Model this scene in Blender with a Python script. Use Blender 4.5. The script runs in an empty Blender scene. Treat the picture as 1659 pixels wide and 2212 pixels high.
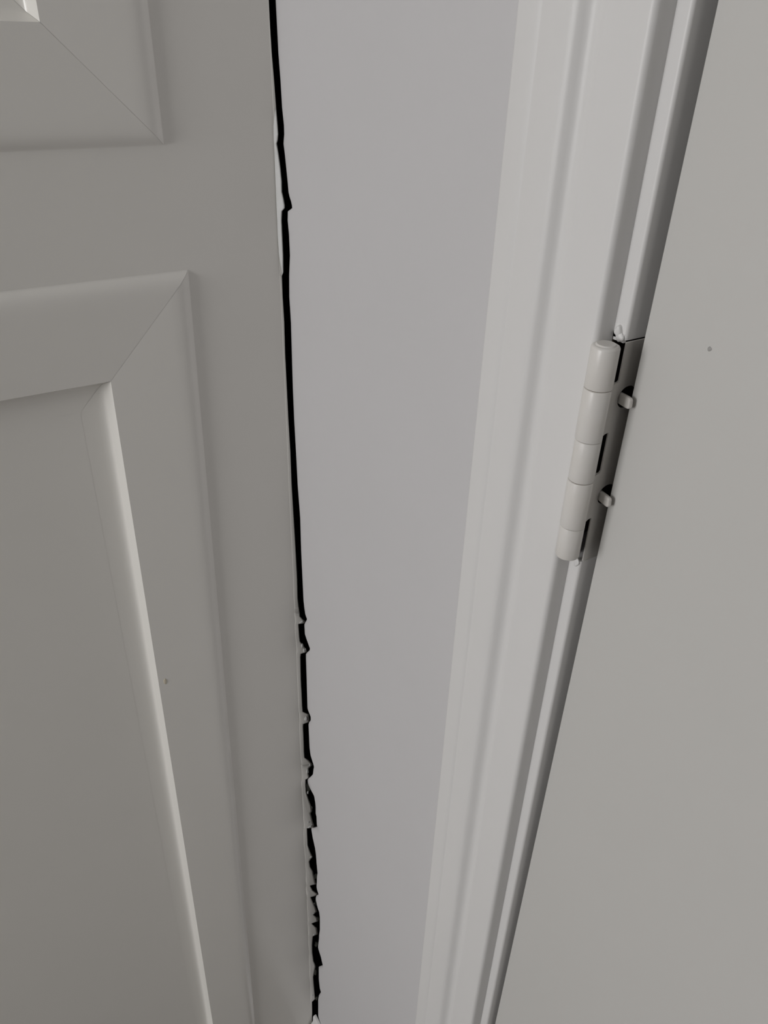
import bpy, bmesh, math, random
from mathutils import Vector, Matrix

random.seed(4)
S = bpy.context.scene
C = S.collection

# ------------------------------------------------------------------ camera
# world: x runs along the back wall (door_1 is the plane x = 0), y points from that
# wall into the room, z up, metres.  The phone was held 20 cm off the wall.
IW, IH, F = 1659.0, 2212.0, 1661.0
CAM_Y, CAM_Z = 0.200, 1.150
def _unit(v): return Vector(v).normalized()
down = _unit((748 - IW/2, 3750 - IH/2, F))
fwd = Vector((0, 0, 1)) - down*down.z
fwd.normalize()
rgt = down.cross(fwd)
A = math.radians(58)
into = fwd*math.cos(A) + rgt*math.sin(A)
along = -(fwd*math.cos(A - math.pi/2) + rgt*math.sin(A - math.pi/2))
M3 = Matrix((along, -into, -down))                 # photo ray -> world direction
def ray(px, py): return M3 @ Vector((px - IW/2, py - IH/2, F))
def slope(px, py):
    r = ray(px, py); return r.x / -r.y             # sideways run per metre towards the wall
X0 = -0.5*(slope(581, 0) + slope(674.5, 2212))*(CAM_Y - 0.003)
CAM = Vector((X0, CAM_Y, CAM_Z))
def on_y(px, py, Y):                               # point of a plane parallel to the back wall
    r = ray(px, py); return CAM + r*((Y - CAM.y)/r.y)
def on_x(px, py, X):                               # point of a plane parallel to door_1
    r = ray(px, py); return CAM + r*((X - CAM.x)/r.x)

cd = bpy.data.cameras.new('camera')
cd.sensor_fit = 'HORIZONTAL'; cd.sensor_width = 36; cd.lens = 36*F/IW
cd.clip_start = 0.01
cam = bpy.data.objects.new('camera', cd); C.objects.link(cam)
cx, cy, cz = M3 @ Vector((1, 0, 0)), M3 @ Vector((0, -1, 0)), M3 @ Vector((0, 0, -1))
mw = Matrix((cx, cy, cz)).transposed().to_4x4(); mw.translation = CAM
cam.matrix_world = mw
S.camera = cam

# ------------------------------------------------------------------ light
w = bpy.data.worlds.new('world'); S.world = w; w.use_nodes = True
bg = w.node_tree.nodes['Background']
bg.inputs[0].default_value = (0.95, 0.97, 1.0, 1); bg.inputs[1].default_value = 0.035
def area(name, loc, aim, sx, sy, power, col):
    l = bpy.data.lights.new(name, 'AREA'); l.shape = 'RECTANGLE'
    l.size, l.size_y, l.energy, l.color = sx, sy, power, col
    o = bpy.data.objects.new(name, l); C.objects.link(o)
    o.location = loc
    o.rotation_euler = (Vector(aim) - Vector(loc)).to_track_quat('-Z', 'Y').to_euler()
    return o
area('window_daylight', (0.36, 2.9, 1.50), (0.2, 0, 1.0), 1.05, 1.1, 47, (1.0, 0.99, 0.985))

vs = S.view_settings
vs.view_transform = 'Standard'; vs.look = 'None'; vs.gamma = 1; vs.use_curve_mapping = False
vs.exposure = 0.0

# ------------------------------------------------------------------ materials
def mat(name, col, rough=0.5, bump=0.02, scale=500, spec=0.5, mott=0.03, mscale=14, tint=None):
    m = bpy.data.materials.new(name); m.use_nodes = True
    n, l = m.node_tree.nodes, m.node_tree.links
    b = n['Principled BSDF']
    b.inputs['Roughness'].default_value = rough
    b.inputs['Specular IOR Level'].default_value = spec
    tc = n.new('ShaderNodeTexCoord')
    no = n.new('ShaderNodeTexNoise'); no.inputs['Scale'].default_value = mscale; no.inputs['Detail'].default_value = 3
    mx = n.new('ShaderNodeMix'); mx.data_type = 'RGBA'
    t = tint or (col[0]*(1-mott), col[1]*(1-mott*0.9), col[2]*(1-mott*1.1))
    mx.inputs['A'].default_value = (*col, 1); mx.inputs['B'].default_value = (*t, 1)
    l.new(tc.outputs['Object'], no.inputs['Vector']); l.new(no.outputs['Fac'], mx.inputs['Factor'])
    l.new(mx.outputs['Result'], b.inputs['Base Color'])
    n2 = n.new('ShaderNodeTexNoise'); n2.inputs['Scale'].default_value = scale; n2.inputs['Detail'].default_value = 2
    bp = n.new('ShaderNodeBump'); bp.inputs['Strength'].default_value = bump*10; bp.inputs['Distance'].default_value = 0.0002
    l.new(tc.outputs['Object'], n2.inputs['Vector']); l.new(n2.outputs['Fac'], bp.inputs['Height'])
    l.new(bp.outputs['Normal'], b.inputs['Normal'])
    return m
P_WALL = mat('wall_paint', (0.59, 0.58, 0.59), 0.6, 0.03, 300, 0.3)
P_TRIM = mat('trim_paint', (0.72, 0.71, 0.705), 0.45, 0.01, 250)
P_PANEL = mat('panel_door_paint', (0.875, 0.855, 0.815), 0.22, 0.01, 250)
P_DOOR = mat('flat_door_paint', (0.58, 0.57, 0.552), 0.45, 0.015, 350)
P_HINGE = mat('hinge_paint', (0.71, 0.70, 0.685), 0.35, 0.02, 400, tint=(0.67, 0.635, 0.59), mscale=90)
P_CAULK = mat('caulk', (0.70, 0.70, 0.70), 0.5, 0.08, 300, mscale=120, mott=0.12)
P_OLD = mat('old_caulk', (0.42, 0.44, 0.38), 0.7, 0.05, 300)
P_DIRT = mat('grime', (0.10, 0.075, 0.055), 0.8, 0.05, 300)
P_VOID = mat('void_shade', (0.05, 0.04, 0.03), 0.9, 0.05, 200)  # near-black colour stands in for shade inside the crack and the hinge mortise
P_SPOT = mat('tan_spot', (0.66, 0.60, 0.48), 0.6)
P_SPECK = mat('grey_speck', (0.36, 0.35, 0.34), 0.6)
P_FLOOR = mat('floor_carpet', (0.22, 0.20, 0.18), 0.95, 0.3, 900)
P_CEIL = mat('ceiling_paint', (0.62, 0.62, 0.60), 0.8)

# ------------------------------------------------------------------ helpers
def put(name, bm, m, parent=None, smooth=False, angle=None):
    bmesh.ops.recalc_face_normals(bm, faces=bm.faces)
    me = bpy.data.meshes.new(name); bm.to_mesh(me); bm.free()
    me.materials.append(m)
    if smooth:
        for p in me.polygons: p.use_smooth = True
        if angle: me.set_sharp_from_angle(angle=math.radians(angle))
    o = bpy.data.objects.new(name, me); C.objects.link(o)
    if parent: o.parent = parent
    return o
def root(name, **kw):
    o = bpy.data.objects.new(name, None); C.objects.link(o); o.empty_display_size = 0.02
    for k, v in kw.items(): o[k] = v
    return o
def struct(o, label=None):
    o['kind'] = 'structure'
    if label: o['label'] = label
    return o
def add_box(bm, x0, x1, y0, y1, z0, z1, bev=0):
    r = bmesh.ops.create_cube(bm, size=1)
    for v in r['verts']:
        v.co = Vector((x0 + (v.co.x+.5)*(x1-x0), y0 + (v.co.y+.5)*(y1-y0), z0 + (v.co.z+.5)*(z1-z0)))
    if bev:
        es = {e for v in r['verts'] for e in v.link_edges}
        bmesh.ops.bevel(bm, geom=list(es), offset=bev, segments=3, affect='EDGES', profile=0.5)
def add_prism(bm, pts, z0, z1, s0=0.0, s1=0.0):
    """closed x/y outline swept from z0 to z1; s0, s1 shift x at the two ends"""
    a = [bm.verts.new((x+s0, y, z0)) for x, y in pts]
    b = [bm.verts.new((x+s1, y, z1)) for x, y in pts]
    n = len(pts)
    for i in range(n): bm.faces.new((a[i], a[(i+1) % n], b[(i+1) % n], b[i]))
    bm.faces.new(a[::-1]); bm.faces.new(b)
def arc(cx, cy, r, a0, a1, n):
    return [(cx + r*math.cos(math.radians(a0+(a1-a0)*i/n)), cy + r*math.sin(math.radians(a0+(a1-a0)*i/n))) for i in range(n+1)]
def blob(bm, c, r, sc=(1, 1, 1), seed=0):
    q = bmesh.ops.create_icosphere(bm, subdivisions=3, radius=1)
    rr = random.Random(seed); ph = [rr.uniform(0, 6) for _ in range(3)]
    for v in q['verts']:
        k = 1 + 0.16*math.sin(3*v.co.x+ph[0])*math.cos(3.3*v.co.z+ph[1]) + 0.1*math.sin(5*v.co.y+ph[2])
        v.co = Vector(c) + Vector((v.co.x*sc[0], v.co.y*sc[1], v.co.z*sc[2]))*r*k
mm = 0.001
def tilt(z):                                       # the old frame leans by 2.8 mm per metre
    return 0.0017*(z - CAM_Z)/0.605

# ------------------------------------------------------------------ room shell
bm = bmesh.new(); add_box(bm, -0.15, 3.2, -0.3, 3.6, -0.05, 0); struct(put('floor', bm, P_FLOOR))
bm = bmesh.new(); add_box(bm, -0.15, 3.2, -0.3, 3.6, 2.42, 2.47); struct(put('ceiling', bm, P_CEIL))

# measured crack: photo row, left and right edge of the black opening
CR = [(0,580.5,596),(58,583.4,599),(116,587,602),(174,592,606.5),(232,596.4,610),(270,600,614),(290,601.3,614.6),(303,600,613.5),
(310,598,613),(333,602,616),(362,606,619),(391,609,622),(414,609.5,624),(424,612,626.5),(434,614,630),(443,615.5,632),(449,615.5,632.5),(456,609.5,622.5),
(475,608.6,622),(506,610,625),(550,612,627),(588,612.3,625.5),(596,609,625.2),(640,610.5,625.5),(696,614,629),(766,616,631),
(836,619.5,633),(907,623,636),(977,627.3,640),(1047,630,643.6),(1117,634.4,649),(1187,638.6,651),(1250,642,654),(1293,643,656),
(1310,645,658),(1322,647,660),(1332,648,664),(1338,654,663.5),(1342,659.5,661),(1346,659,659),(1348,644.5,658),(1365,646,659),(1376,646.8,663),
(1386,648,667),(1396,656,671),(1404,663,669.5),(1409,663,664),(1412,650,661.5),(1420,649,661.5),(1467,650,663),(1525,653,664.5),
(1538,654,670),(1543,667,672),(1555,669,672),(1560,668,668),(1564,655,667),(1570,654.7,667.3),(1610,656.5,669),(1625,657,671),(1637,658,675),
(1642,666,677),(1652,676,679.6),(1660,666.6,678),(1672,666,676.5),(1677,668,672),(1680,668,668.5),(1684,660,664.4),(1697,660.5,672),(1712,661.5,679),
(1728,667,682),(1740,672,683),(1752,674.5,683),(1757,671,684.7),(1775,675.7,685.4),(1784,679,690),(1788,680,680.5),(1789,663,673),
(1806,664,676),(1826,665,681),(1840,670,683),(1850,675,684),(1861,668,684.7),(1873,670,686),(1882,676,687),(1892,678,685.4),
(1905,681,685),(1910,684,684.5),(1913,669.5,684.7),(1924,676,689),(1931,688,689),(1935,683,683.5),(1938,671,682.5),(1952,677.4,686),(1962,682.5,690),
(1969,685,691),(1976,677,692),(1983,686,692),(1990,688,692),(1995,673,692),(2005,684.7,692),(2018,687,690),(2023,676,690),(2042,674.5,687.6),
(2057,675,693),(2076,677.4,698),(2084,681,700),(2088,682,689),(2110,676.7,689),(2128,678,691),(2140,679,695),(2150,680,689),(2158,681,687.6),
(2164,674,687.6),(2190,674.5,687.6),(2212,674,686)]
GAP = 3*mm                                         # door_1's edge stands about 3 mm off the wall
def gap(z): return max(0.4*mm, 1.4*mm + (1.16 - z)*3.23*mm)   # and hangs a little out of plumb

# back wall: plasterboard sheet whose torn left end borders the crack
edge = [on_y(r, y, -3*mm) for y, l, r in CR]
edge = [Vector((edge[0].x, 0, 2.42))] + edge + [Vector((edge[-1].x, 0, 0))]
XC = X0 - 0.212                                    # wall ends behind the casing
bm = bmesh.new()
ft, mid_, bk, rt = [], [], [], []
XM = max(p.x for p in edge) + 9*mm
rim = [[] for _ in range(8)]
for p in edge:
    for q, (u, yy) in enumerate(((1.0, 0), (0.8, -0.03), (0.6, -0.14), (0.42, -0.36), (0.28, -0.7), (0.17, -1.15), (0.09, -1.7), (0.03, -2.4))):
        rim[q].append(bm.verts.new((p.x + (XM-p.x)*u, yy*mm, p.z)))
    ft.append(rim[7][-1])
    mid_.append(bm.verts.new((p.x, -3.0*mm, p.z)))
    bk.append(bm.verts.new((p.x + 1.0*mm, -12*mm, p.z)))
    rt.append(bm.verts.new((XC, 0, p.z)))
for i in range(len(edge)-1):
    for q in range(7): bm.faces.new((rim[q][i], rim[q][i+1], rim[q+1][i+1], rim[q+1][i])).smooth = True
    bm.faces.new((rim[0][i], rim[0][i+1], rt[i+1], rt[i])).smooth = True
    bm.faces.new((ft[i], mid_[i], mid_[i+1], ft[i+1]))
    bm.faces.new((mid_[i], bk[i], bk[i+1], mid_[i+1]))
wall = struct(put('wall_back', bm, P_WALL))
DX0, DX1 = X0 - 0.168, X0 - 0.168 + 0.762          # the flat door's opening
bm = bmesh.new()
add_box(bm, XC, DX1 + 0.03, -0.10, 0, 2.07, 2.42)
add_box(bm, DX1 + 0.03, 3.2, -0.10, 0, 0, 2.42)
put('wall_panel', bm, P_WALL, wall)
# near-black lining of the void behind the crack, its shade put into the colour
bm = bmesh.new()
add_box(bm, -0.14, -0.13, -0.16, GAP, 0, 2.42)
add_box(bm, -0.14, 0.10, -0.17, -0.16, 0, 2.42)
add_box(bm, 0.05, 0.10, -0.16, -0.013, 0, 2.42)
put('void_lining', bm, P_VOID, wall)

# left wall round door_1
bm = bmesh.new()
add_box(bm, -0.10, -2*mm, 0.775, 3.6, 0, 2.42)
add_box(bm, -0.10, -2*mm, 0.0, 0.775, 2.045, 2.42)
add_box(bm, -0.13, -0.037, 0.0, 0.775, 0.0, 2.045)
struct(put('wall_left', bm, P_WALL))

# ------------------------------------------------------------------ door_1: panelled door
door1 = struct(root('door_1'), 'white panelled door with raised mouldings, left of the dark crack')
def yz(px, py, X=0.0):
    p = on_x(px, py, X); return Vector((p.y, p.z))
def line_at(a, b, z):
    t = (z - a.y)/(b.y - a.y); return Vector((a.x + (b.x-a.x)*t, z))
# lower panel: outer and inner outline of its moulding (y, z)
H = 4.5*mm
lo_tr, lo_ti = yz(411, 588, H), yz(237, 822, 0)
lo_b, lo_bi = yz(553, 2212, H), yz(459, 2212, 0)
up_tr, up_ti = yz(359, 315, H), yz(84, 47, 0)
YL = 0.705
lower_o = [lo_tr, line_at(lo_tr, lo_b, 0.12), Vector((YL, 0.12)), Vector((YL, lo_tr.y))]
lower_i = [lo_ti, line_at(lo_ti, lo_bi, 0.18), Vector((YL-0.06, 0.18)), Vector((YL-0.06, lo_ti.y))]
upper_o = [Vector((up_tr.x, 1.92)), up_tr, Vector((YL, up_tr.y)), Vector((YL, 1.92))]
upper_i = [Vector((up_ti.x, 1.86)), up_ti, Vector((YL-0.06, up_ti.y)), Vector((YL-0.06, 1.86))]
bm = bmesh.new()                                    # stiles and rails
def slab(y0, y1, z0, z1, bev=0.4*mm):
    b = bmesh.new(); add_box(b, -0.034, 0, y0, y1, z0, z1, bev); return b
ys = lo_tr.x + 8*mm
def stile_poly():                                   # its inner side runs under the mouldings
    b = bmesh.new(); z = [0.012, lower_o[1].y, lo_tr.y, 1.46, 2.035]
    inn = [lower_o[1].x + 6*mm, lower_o[1].x + 6*mm, ys, ys, ys]
    f, k = [], []
    for zz, yy in zip(z, inn):
        f.append((b.verts.new((0, gap(zz) + 0.2*mm, zz)), b.verts.new((0, yy, zz)), b.verts.new((-0.2*mm, gap(zz), zz)), b.verts.new((-0.034, gap(zz), zz)), b.verts.new((-0.034, yy, zz))))
    for p, q in zip(f, f[1:]):
        for i, j in ((0, 1), (0, 2), (2, 3), (3, 4)): b.faces.new((p[i], p[j], q[j], q[i]))
    return b
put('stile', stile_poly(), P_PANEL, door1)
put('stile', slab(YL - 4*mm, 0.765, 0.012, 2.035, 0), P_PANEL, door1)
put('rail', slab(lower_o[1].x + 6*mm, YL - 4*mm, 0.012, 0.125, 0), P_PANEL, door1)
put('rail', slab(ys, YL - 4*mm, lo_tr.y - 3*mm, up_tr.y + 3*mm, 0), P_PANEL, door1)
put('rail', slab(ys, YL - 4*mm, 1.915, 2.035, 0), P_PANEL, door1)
PROF = [(-0.03, -0.3), (-0.005, 0.0), (0.015, 0.9), (0.035, 1.8), (0.06, 2.6), (0.09, 3.15), (0.125, 3.45), (0.17, 3.55), (0.25, 3.45), (0.4, 3.15), (0.7, 2.5), (0.985, 1.8), (0.998, 1.75),
        (1.0, 1.5), (1.055, -4.9), (1.06, -5.4), (1.072, -6.2), (1.09, -6.8), (1.12, -7.3), (1.17, -7.6), (1.25, -7.8), (1.34, -7.85)]
def frame(outer, inner, names):
    n = 4
    for k in range(n):
        b = bmesh.new(); rows = []
        e = (k+1) % n
        ex = (outer[e]-outer[k]).normalized()
        for j, (o, i) in enumerate(((outer[k], inner[k]), (outer[e], inner[e]))):
            sgn = 1 if j == 0 else -1
            rows.append([b.verts.new((h*mm, (o + (i-o)*t + ex*sgn*0.06*mm).x, (o + (i-o)*t + ex*sgn*0.06*mm).y)) for t, h in PROF])
        for q in range(len(PROF)-1):
            b.faces.new((rows[0][q], rows[0][q+1], rows[1][q+1], rows[1][q]))
        put(names[k], b, P_PANEL, door1, True, 35)
    b = bmesh.new()
    vs_ = []
    for o, i in zip(outer, inner):
        p = o + (i-o)*1.26; vs_.append(b.verts.new((-7.95*mm, p.x, p.y)))
    b.faces.new(vs_); put('panel', b, P_PANEL, door1)
    b = bmesh.new()                                 # dark-line backing that closes the mitres
    vs_ = [b.verts.new((-0.012, p.x, p.y)) for p in outer]; b.faces.new(vs_)
    put('panel_back', b, P_PANEL, door1)
frame(lower_o, lower_i, ['moulding']*4)
frame(upper_o, upper_i, ['moulding']*4)
bm = bmesh.new(); blob(bm, on_x(357, 1472, 2.0*mm), 1.5*mm, (0.3, 0.9, 1.6), 3)
sp = put('paint_chip', bm, P_SPOT, door1, True); sp['label'] = 'tan speck on the moulding'

# ------------------------------------------------------------------ torn caulk along the crack
caulk = root('caulk_bead', label='torn strip of caulk and paint film along the dark crack beside the panelled door', category='caulk')
def arr_x(py):                                      # photo column of door_1's edge on a given row
    a, b = 500.0, 760.0
    for _ in range(30):
        m = (a+b)/2; p = on_x(m, py, 0)
        if p.y > gap(p.z): a = m
        else: b = m
    return a
def on_slant(px, py, face):                          # plane hinged on the door's edge, turned to face the room by `face` degrees
    n = Vector((math.cos(math.radians(face)), math.sin(math.radians(face)), 0)); r = ray(px, py)
    return CAM + r*((Vector((0.1*mm, gap(on_x(arr_x(py), py, 0).z)+0.2*mm, 0)) - CAM).dot(n)/r.dot(n))
def film(name, y0, y1, m, lump, off=3.0, face=20):
    rr = random.Random(int(y0))
    bm = bmesh.new(); rows = []
    rowlist = [c for c in CR if y0 <= c[0] <= y1]
    for y, l, r in rowlist:
        a = arr_x(y) - off; l = max(l, a + 1.0)
        if name == 'caulk_strip':
            a = l - (l-a)*max(0.03, min(1, (y-y0)/45, (y1-y)/60))**0.6
        row = []
        for j in range(6):
            t = j/5
            px = a + (l-a)*t
            p = on_slant(px, y, face if px > arr_x(y) - 0.5 else 0)
            p += Vector((1, 0.5, 0)).normalized()*lump*rr.uniform(-0.25, 0.25)*mm*(1 if 0 < j < 5 else 0)
            if name == 'caulk_strip': p += Vector((0.35*mm, 0.35*mm, 0))
            elif j == 0: p.x = -0.25*mm
            row.append(bm.verts.new(p))
        rows.append(row)
    for i in range(len(rows)-1):
        for j in range(5): bm.faces.new((rows[i][j], rows[i+1][j], rows[i+1][j+1], rows[i][j+1]))
    o = put(name, bm, m, caulk, True)
    so = o.modifiers.new('s', 'SOLIDIFY'); so.thickness = 0.5*mm; so.offset = -1
    return o
film('paint_film', 0, 596, P_PANEL, 0, 2, 0)
film('caulk_strip', 232, 596, P_CAULK, 0.4, 1.0, 55)
film('paint_film', 596, 1322, P_PANEL, 0.1, 2, 0)
film('paint_film', 1322, 1652, P_PANEL, 0.3, 2, 4)
film('paint_film', 1652, 2212, P_PANEL, 0.8, 2, 6)
for k, (x, y, r, sc) in enumerate([(652,1343,1.9,(.6,1.1,.7)), (658,1405,2.0,(.6,.8,1.5)), (653,1395,1.6,(.5,.7,1.8)), (661,1552,2.0,(.6,1.0,1.4)),
        (669,1652,1.9,(.6,1.0,.8)), (664,1665,2.0,(.5,.7,2.2)), (670,1785,2.0,(.6,1.4,1.0)), (672,1851,1.5,(.6,1.1,1.7)),
        (678,1905,1.7,(.5,1.2,1.2)), (679,1932,1.6,(.5,1.4,1.0)), (677,1972,1.7,(.5,.9,2.0)), (679,1989,1.3,(.5,1.0,1.3)), (680,2017,1.9,(.5,1.1,1.7)), (667,1775,1.4,(.5,1,2)), (665,1712,1.2,(.5,.8,2)), (673,1745,1.2,(.5,.8,2)), (675,2150,1.2,(.4,.8,2)), (678,1952,1.2,(.5,1,1.5))]):
    bm = bmesh.new(); blob(bm, on_x(x, y, 0.3*mm), r*0.9*mm, sc, k)
    put('caulk_crumb', bm, P_CAULK, caulk, True)

for k, (x, y, r, sc) in enumerate([(681,1893,2.3,(.6,1,2)), (683,1950,2.0,(.6,1,2.4)), (686,1985,1.8,(.6,1,2)), (684,1674,1.8,(.6,1,1.6)), (666,1700,2.2,(.6,1,3)),
        (683,2040,2.2,(.6,1,2.4)), (681,2100,2.0,(.5,1,3)), (684,2156,2.0,(.5,1,2))]):
    bm = bmesh.new(); blob(bm, on_x(x, y, -3.8*mm), r*mm, sc, k+50)
    put('caulk_crumb', bm, P_OLD, caulk, True)

# ------------------------------------------------------------------ baseboard
bm = bmesh.new()
zb = on_y(691, 2221, 0.003).z
prof = [(0, 0), (9*mm, 0), (9*mm, zb-22*mm), (7.5*mm, zb-17*mm), (4.6*mm, zb-12*mm), (4.2*mm, zb-3*mm), (3.6*mm, zb-.8*mm), (2.6*mm, zb), (0, zb)]
x1 = X0 - 0.2275
a = [bm.verts.new((2.5*mm, y, z)) for y, z in prof]; b = [bm.verts.new((x1, y, z)) for y, z in prof]
for i in range(len(prof)): bm.faces.new((a[i], a[(i+1) % len(prof)], b[(i+1) % len(prof)], b[i]))
bm.faces.new(a); bm.faces.new(b[::-1])
struct(put('baseboard_back', bm, P_TRIM, None, True, 40))

# ------------------------------------------------------------------ door casing (trim_1)
def R(x): return X0 + x*mm                          # millimetres left (-) of the camera
CP = [(-228.2, 0), (-228.2, 10.5)] + [(-226.7+1.5*math.cos(math.radians(t)), 12.5+1.5*math.sin(math.radians(t))) for t in (180, 150, 120, 90)] + \
     [(-220, 13.95), (-217.0, 13.8), (-216.6, 13.5), (-216.2, 13.45), (-215.6, 13.6), (-211, 13.7), (-207, 13.6), (-204.0, 13.3), (-202.4, 12.9), (-201.2, 12.0),
      (-200.2, 10.9), (-199.2, 9.9), (-198.0, 9.2), (-196.8, 8.95), (-195.6, 9.0), (-194.6, 9.3), (-193.6, 9.5), (-192.6, 9.45), (-191.2, 9.15), (-189.5, 9.0), (-184, 8.65), (-179.5, 8.3)] + \
     [(-178.2+2.2*math.cos(math.radians(t)), 6.1+2.2*math.sin(math.radians(t))) for t in (85, 65, 45, 25, 5)] + [(-176.0, 4.5), (-176.0, 0)]
bm = bmesh.new()
nz = 2
add_prism(bm, [(R(x), y*mm) for x, y in CP], 0.0, 2.11, tilt(0.0), tilt(2.11))
# keep the outer arris plumb
struct(put('trim_1', bm, P_TRIM, None, True, 50), 'moulded casing round the flat door')

# ------------------------------------------------------------------ jamb (trim_2)
HZ1 = on_x(1335, 744, R(-171)).z                   # leaf top
HZ0 = HZ1 - 90.5*mm
JX = -170.4
def jamb_outline(x):
    return [(R(-200), 0), (R(x)-1.3*mm, 0)] + [(R(x)-1.3*mm + 1.3*mm*math.sin(math.radians(t)), -1.3*mm + 1.3*mm*math.cos(math.radians(t))) for t in (18, 36, 54, 72, 90)] + [(R(x), -0.11), (R(-200), -0.11)]
bm = bmesh.new()
add_prism(bm, jamb_outline(JX), 0.0, HZ0 - 0.5*mm, tilt(0), tilt(HZ0))
add_prism(bm, jamb_outline(JX), HZ1 + 0.9*mm, 2.06, tilt(HZ1), tilt(2.06))
hs = tilt((HZ0+HZ1)/2)
add_prism(bm, [(R(-200), -0.033), (R(JX), -0.033), (R(JX), -0.11), (R(-200), -0.11)], HZ0-0.5*mm, HZ1+2.7*mm, hs, hs)
add_box(bm, R(-176)+hs, R(JX)-0.5*mm+hs, -1.2*mm, 0, HZ1-0.1*mm, HZ1+2.8*mm)
# the stop the flat door closes against
add_prism(bm, [(R(JX)-1*mm, -0.046), (R(JX)+11*mm, -0.046), (R(JX)+11*mm, -0.08), (R(JX)-1*mm, -0.08)], 0, 2.06, tilt(0), tilt(2.06))
jm_ = bmesh.new()
add_prism(jm_, [(R(-200), 0), (R(-175.6), 0), (R(-175.6), -0.0012), (R(-186), -0.0012), (R(-186), -0.033), (R(-200), -0.033)], HZ0-0.5*mm, HZ1+2.7*mm, hs, hs)
jamb = struct(put('trim_2', bm, P_TRIM, None, True, 50), 'jamb beside the flat door')
put('mortise', jm_, P_VOID, jamb)  # shade behind the slots and screw holes is painted in by the near-black colour
for k, (x, y, r, sc) in enumerate([(1323, 685, 1.3, (1, 1, 1.2)), (1338, 714, 1.4, (1.1, 1, 1.5)), (1340, 727, 1.3, (1.3, .9, 1.3)), (1246, 1214, 1.1, (1.2, .6, 1.8))]):
    bm = bmesh.new(); blob(bm, on_y(x, y, 0.0), r*mm, sc, k+20)
    put('paint_drip', bm, P_TRIM, jamb, True)

# ------------------------------------------------------------------ flat door (door_2)
DY = -5*mm
top_c = on_y(1551, 0, DY); bot_c = on_y(1069, 2212, DY)
def door_x(z): return bot_c.x + (top_c.x-bot_c.x)*(z-bot_c.z)/(top_c.z-bot_c.z)
z0, z1 = 0.012, 2.045
ctr = door_x((HZ0+HZ1)/2)
bm = bmesh.new()
add_prism(bm, [(ctr, DY-35*mm), (ctr, DY-0.35*mm), (ctr+0.12*mm, DY-0.1*mm), (ctr+0.35*mm, DY), (DX1, DY), (DX1, DY-35*mm)], z0, z1,
          max(door_x(z0)-ctr, R(JX)+tilt(z0)+0.6*mm-ctr), door_x(z1)-ctr)
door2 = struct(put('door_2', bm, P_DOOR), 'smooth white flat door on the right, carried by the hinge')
bm = bmesh.new(); blob(bm, on_y(1533, 754, DY), 0.7*mm, (1, .25, 1), 9)
put('paint_speck', bm, P_SPECK, door2, True)

# ------------------------------------------------------------------ hinge
hinge = root('door_hinge', label='white painted butt hinge with five knuckles between casing and flat door', category='hinge')
BX, BY, BR = -0.8922*(200-9.0), 9.0, 4.85
def bz(px, py): return on_y(px, py, BY*mm).z
ZK = [bz(1308, 744), bz(1294, 838), bz(1272, 948), bz(1252, 1033), bz(1235, 1132), bz(1224, 1198)]
def ring(r, n=48): return [(R(BX + r*math.cos(2*math.pi*i/n)), (BY + r*math.sin(2*math.pi*i/n))*mm) for i in range(n)]
def knuckle(za, zb, wrap, r, dx, ctop=0.35, cbot=0.35):
    bm = bmesh.new()
    if wrap:
        pts = [(BX + r*math.cos(math.radians(t)), BY + r*math.sin(math.radians(t))) for t in range(-22, 236, 6)]
        pts += [(JX-2.2, 3.2), (JX-1.0, 1.0), (JX-0.7, -0.8), (JX, -0.8), (JX, -0.2), (JX+0.25, 1.2), (JX+0.9, 2.9), (JX+2.0, 4.6), (JX+3.3, 6.1)]
        pts = [(R(x+dx), y*mm) for x, y in pts]
    else:
        pts = [(x + dx*mm, y) for x, y in ring(r)]
    def ins(k):
        c = (R(BX+dx), BY*mm); f = 1 - k/r
        return [(c[0]+(x-c[0])*f, c[1]+(y-c[1])*f) if math.hypot(x-c[0], y-c[1]) < (r+.6)*mm else (x, y) for x, y in pts]
    lv = [(zb, ins(cbot)), (zb+cbot*mm*.35, ins(cbot*.3)), (zb+cbot*mm, pts), (za-ctop*mm, pts), (za-ctop*mm*.35, ins(ctop*.3)), (za, ins(ctop))]
    rows = [[bm.verts.new((x, y, z)) for x, y in p] for z, p in lv]
    n = len(pts)
    for a_, b_ in zip(rows, rows[1:]):
        for i in range(n): bm.faces.new((a_[i], a_[(i+1) % n], b_[(i+1) % n], b_[i]))
    bm.faces.new(rows[0][::-1]); bm.faces.new(rows[-1])
    return put('knuckle', bm, P_HINGE, hinge, True, 50)
g = 0.09*mm
knuckle(ZK[0], ZK[1]+g, False, BR, 0.0, 0.9)
knuckle(ZK[1]-g, ZK[2]+g, True, BR+.1, 0.0)
knuckle(ZK[2]-g, ZK[3]+g, False, BR-.15, 0.0)
knuckle(ZK[3]-g, ZK[4]+g, True, BR, 0.0)
knuckle(ZK[4]-g, ZK[5], False, BR-.25, 0.0, 0.35, 0.7)
# pin through the knuckles (darker in the joints)
bm = bmesh.new(); add_prism(bm, ring(BR-0.55), ZK[5]+0.5*mm, ZK[0]-0.5*mm); put('hinge_pin', bm, P_DIRT, hinge, True, 50)
bm = bmesh.new()
bmesh.ops.create_cone(bm, cap_ends=True, segments=40, radius1=3.6*mm, radius2=3.1*mm, depth=0.5*mm,
                      matrix=Matrix.Translation((R(BX), BY*mm, ZK[0]+0.2*mm)))
put('pin_cap', bm, P_HINGE, hinge, True, 40)
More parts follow.
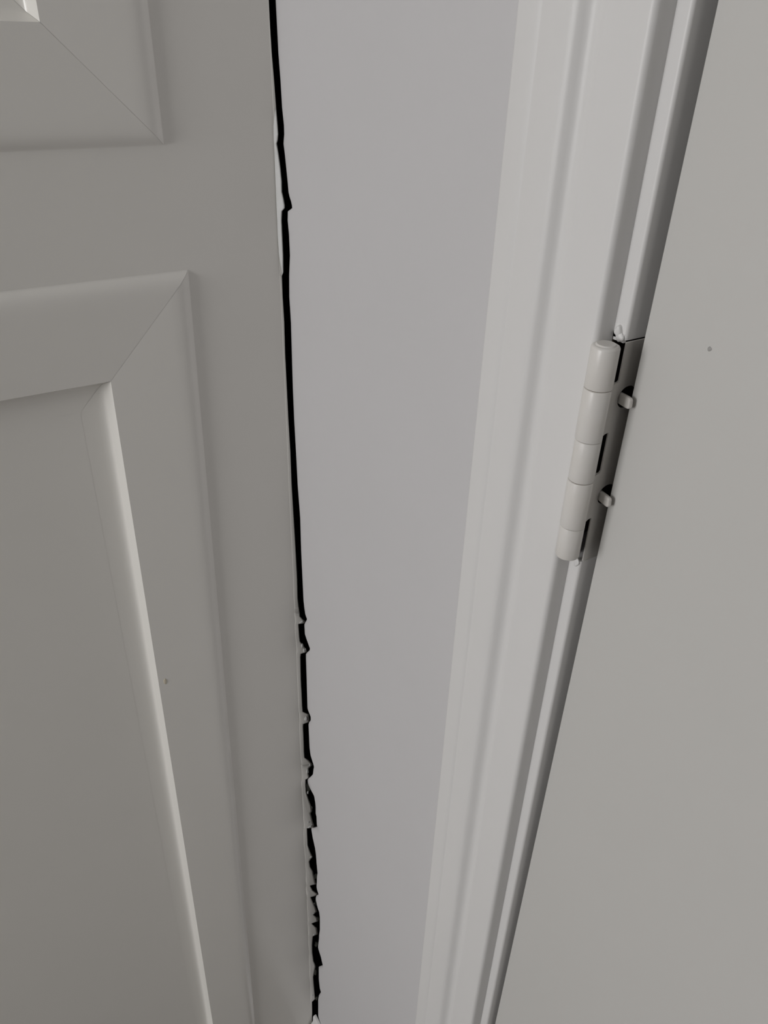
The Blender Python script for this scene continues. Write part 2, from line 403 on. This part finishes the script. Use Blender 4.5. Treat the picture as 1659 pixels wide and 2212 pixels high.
# leaf on the jamb: outline in (y, z) with slots for the other knuckles and two screw holes
SZ = [on_x(1350, 868, R(-168)).z, on_x(1305, 1080, R(-168)).z]
SLOT = -1.3
cu = bpy.data.curves.new('leaf_outline', 'CURVE'); cu.dimensions = '2D'; cu.fill_mode = 'BOTH'
def spline(pts):
    s = cu.splines.new('POLY'); s.points.add(len(pts)-1); s.use_cyclic_u = True
    for p, (u, v) in zip(s.points, pts): p.co = (u, v, 0, 1)
U0, U1 = -32*mm, -0.6*mm
out = [(U0, HZ1), (SLOT*mm, HZ1), (SLOT*mm, ZK[1]+0.4*mm), (U1, ZK[1]-0.2*mm), (U1, ZK[2]), (SLOT*mm, ZK[2]-0.3*mm), (SLOT*mm, ZK[3]+0.6*mm),
       (U1, ZK[3]-0.2*mm), (U1, ZK[4]), (SLOT*mm, ZK[4]-0.3*mm), (SLOT*mm, HZ0), (U0, HZ0)]
spline(out)
HOLE = -6.9
for z in SZ: spline([(HOLE*mm + 4.6*mm*math.cos(t*math.pi/18), z + 4.3*mm*math.sin(t*math.pi/18)) for t in range(36)])
cu.extrude = 0.22*mm; cu.bevel_depth = 0.1*mm; cu.bevel_resolution = 1
tmp = bpy.data.objects.new('tmp', cu); C.objects.link(tmp)
me = bpy.data.meshes.new_from_object(tmp.evaluated_get(bpy.context.evaluated_depsgraph_get()))
bpy.data.objects.remove(tmp); bpy.data.curves.remove(cu)
for v in me.vertices:
    u, vv, ww = v.co; v.co = (R(JX) - 0.32*mm + ww + hs, u, vv)
me.name = 'hinge_leaf'; me.materials.clear(); me.materials.append(P_HINGE)
leaf = bpy.data.objects.new('hinge_leaf', me); C.objects.link(leaf); leaf.parent = hinge
# leaf on the door's edge, hidden in the gap
bm = bmesh.new(); add_box(bm, ctr - 0.25*mm, ctr + 1.2*mm, DY-32*mm, DY-4*mm, HZ0, HZ1); put('hinge_leaf', bm, P_HINGE, hinge)
# two backed-out screws, their flattened ends caked with paint
for z in SZ:
    ax = Vector((8.0, 1.9, 0.6)).normalized()
    base = Vector((R(-173.2)+hs, -4.4*mm, z)); tip = base + ax*9.3*mm
    up = Vector((0, 0, 1)); sd = ax.cross(up).normalized(); u2 = sd.cross(ax)
    bm = bmesh.new(); rows = []
    def sq(v): return math.copysign(abs(v)**0.45, v)
    for t, k in ((0, .8), (0.15, .95), (0.75, 1.0), (0.88, .97), (0.95, 0.88), (0.985, .72), (1.0, .5)):
        c = base + (tip-base)*t
        rows.append([bm.verts.new(c + (sd*0.8*sq(math.cos(q*math.pi/16))*min(1, k+.25) + u2*2.15*sq(math.sin(q*math.pi/16))*k)*mm) for q in range(32)])
    for a_, b_ in zip(rows, rows[1:]):
        for i in range(32): bm.faces.new((a_[i], a_[(i+1) % 32], b_[(i+1) % 32], b_[i]))
    bm.faces.new(rows[0][::-1]); bm.faces.new(rows[-1])
    put('screw', bm, P_HINGE, hinge, True, 40)
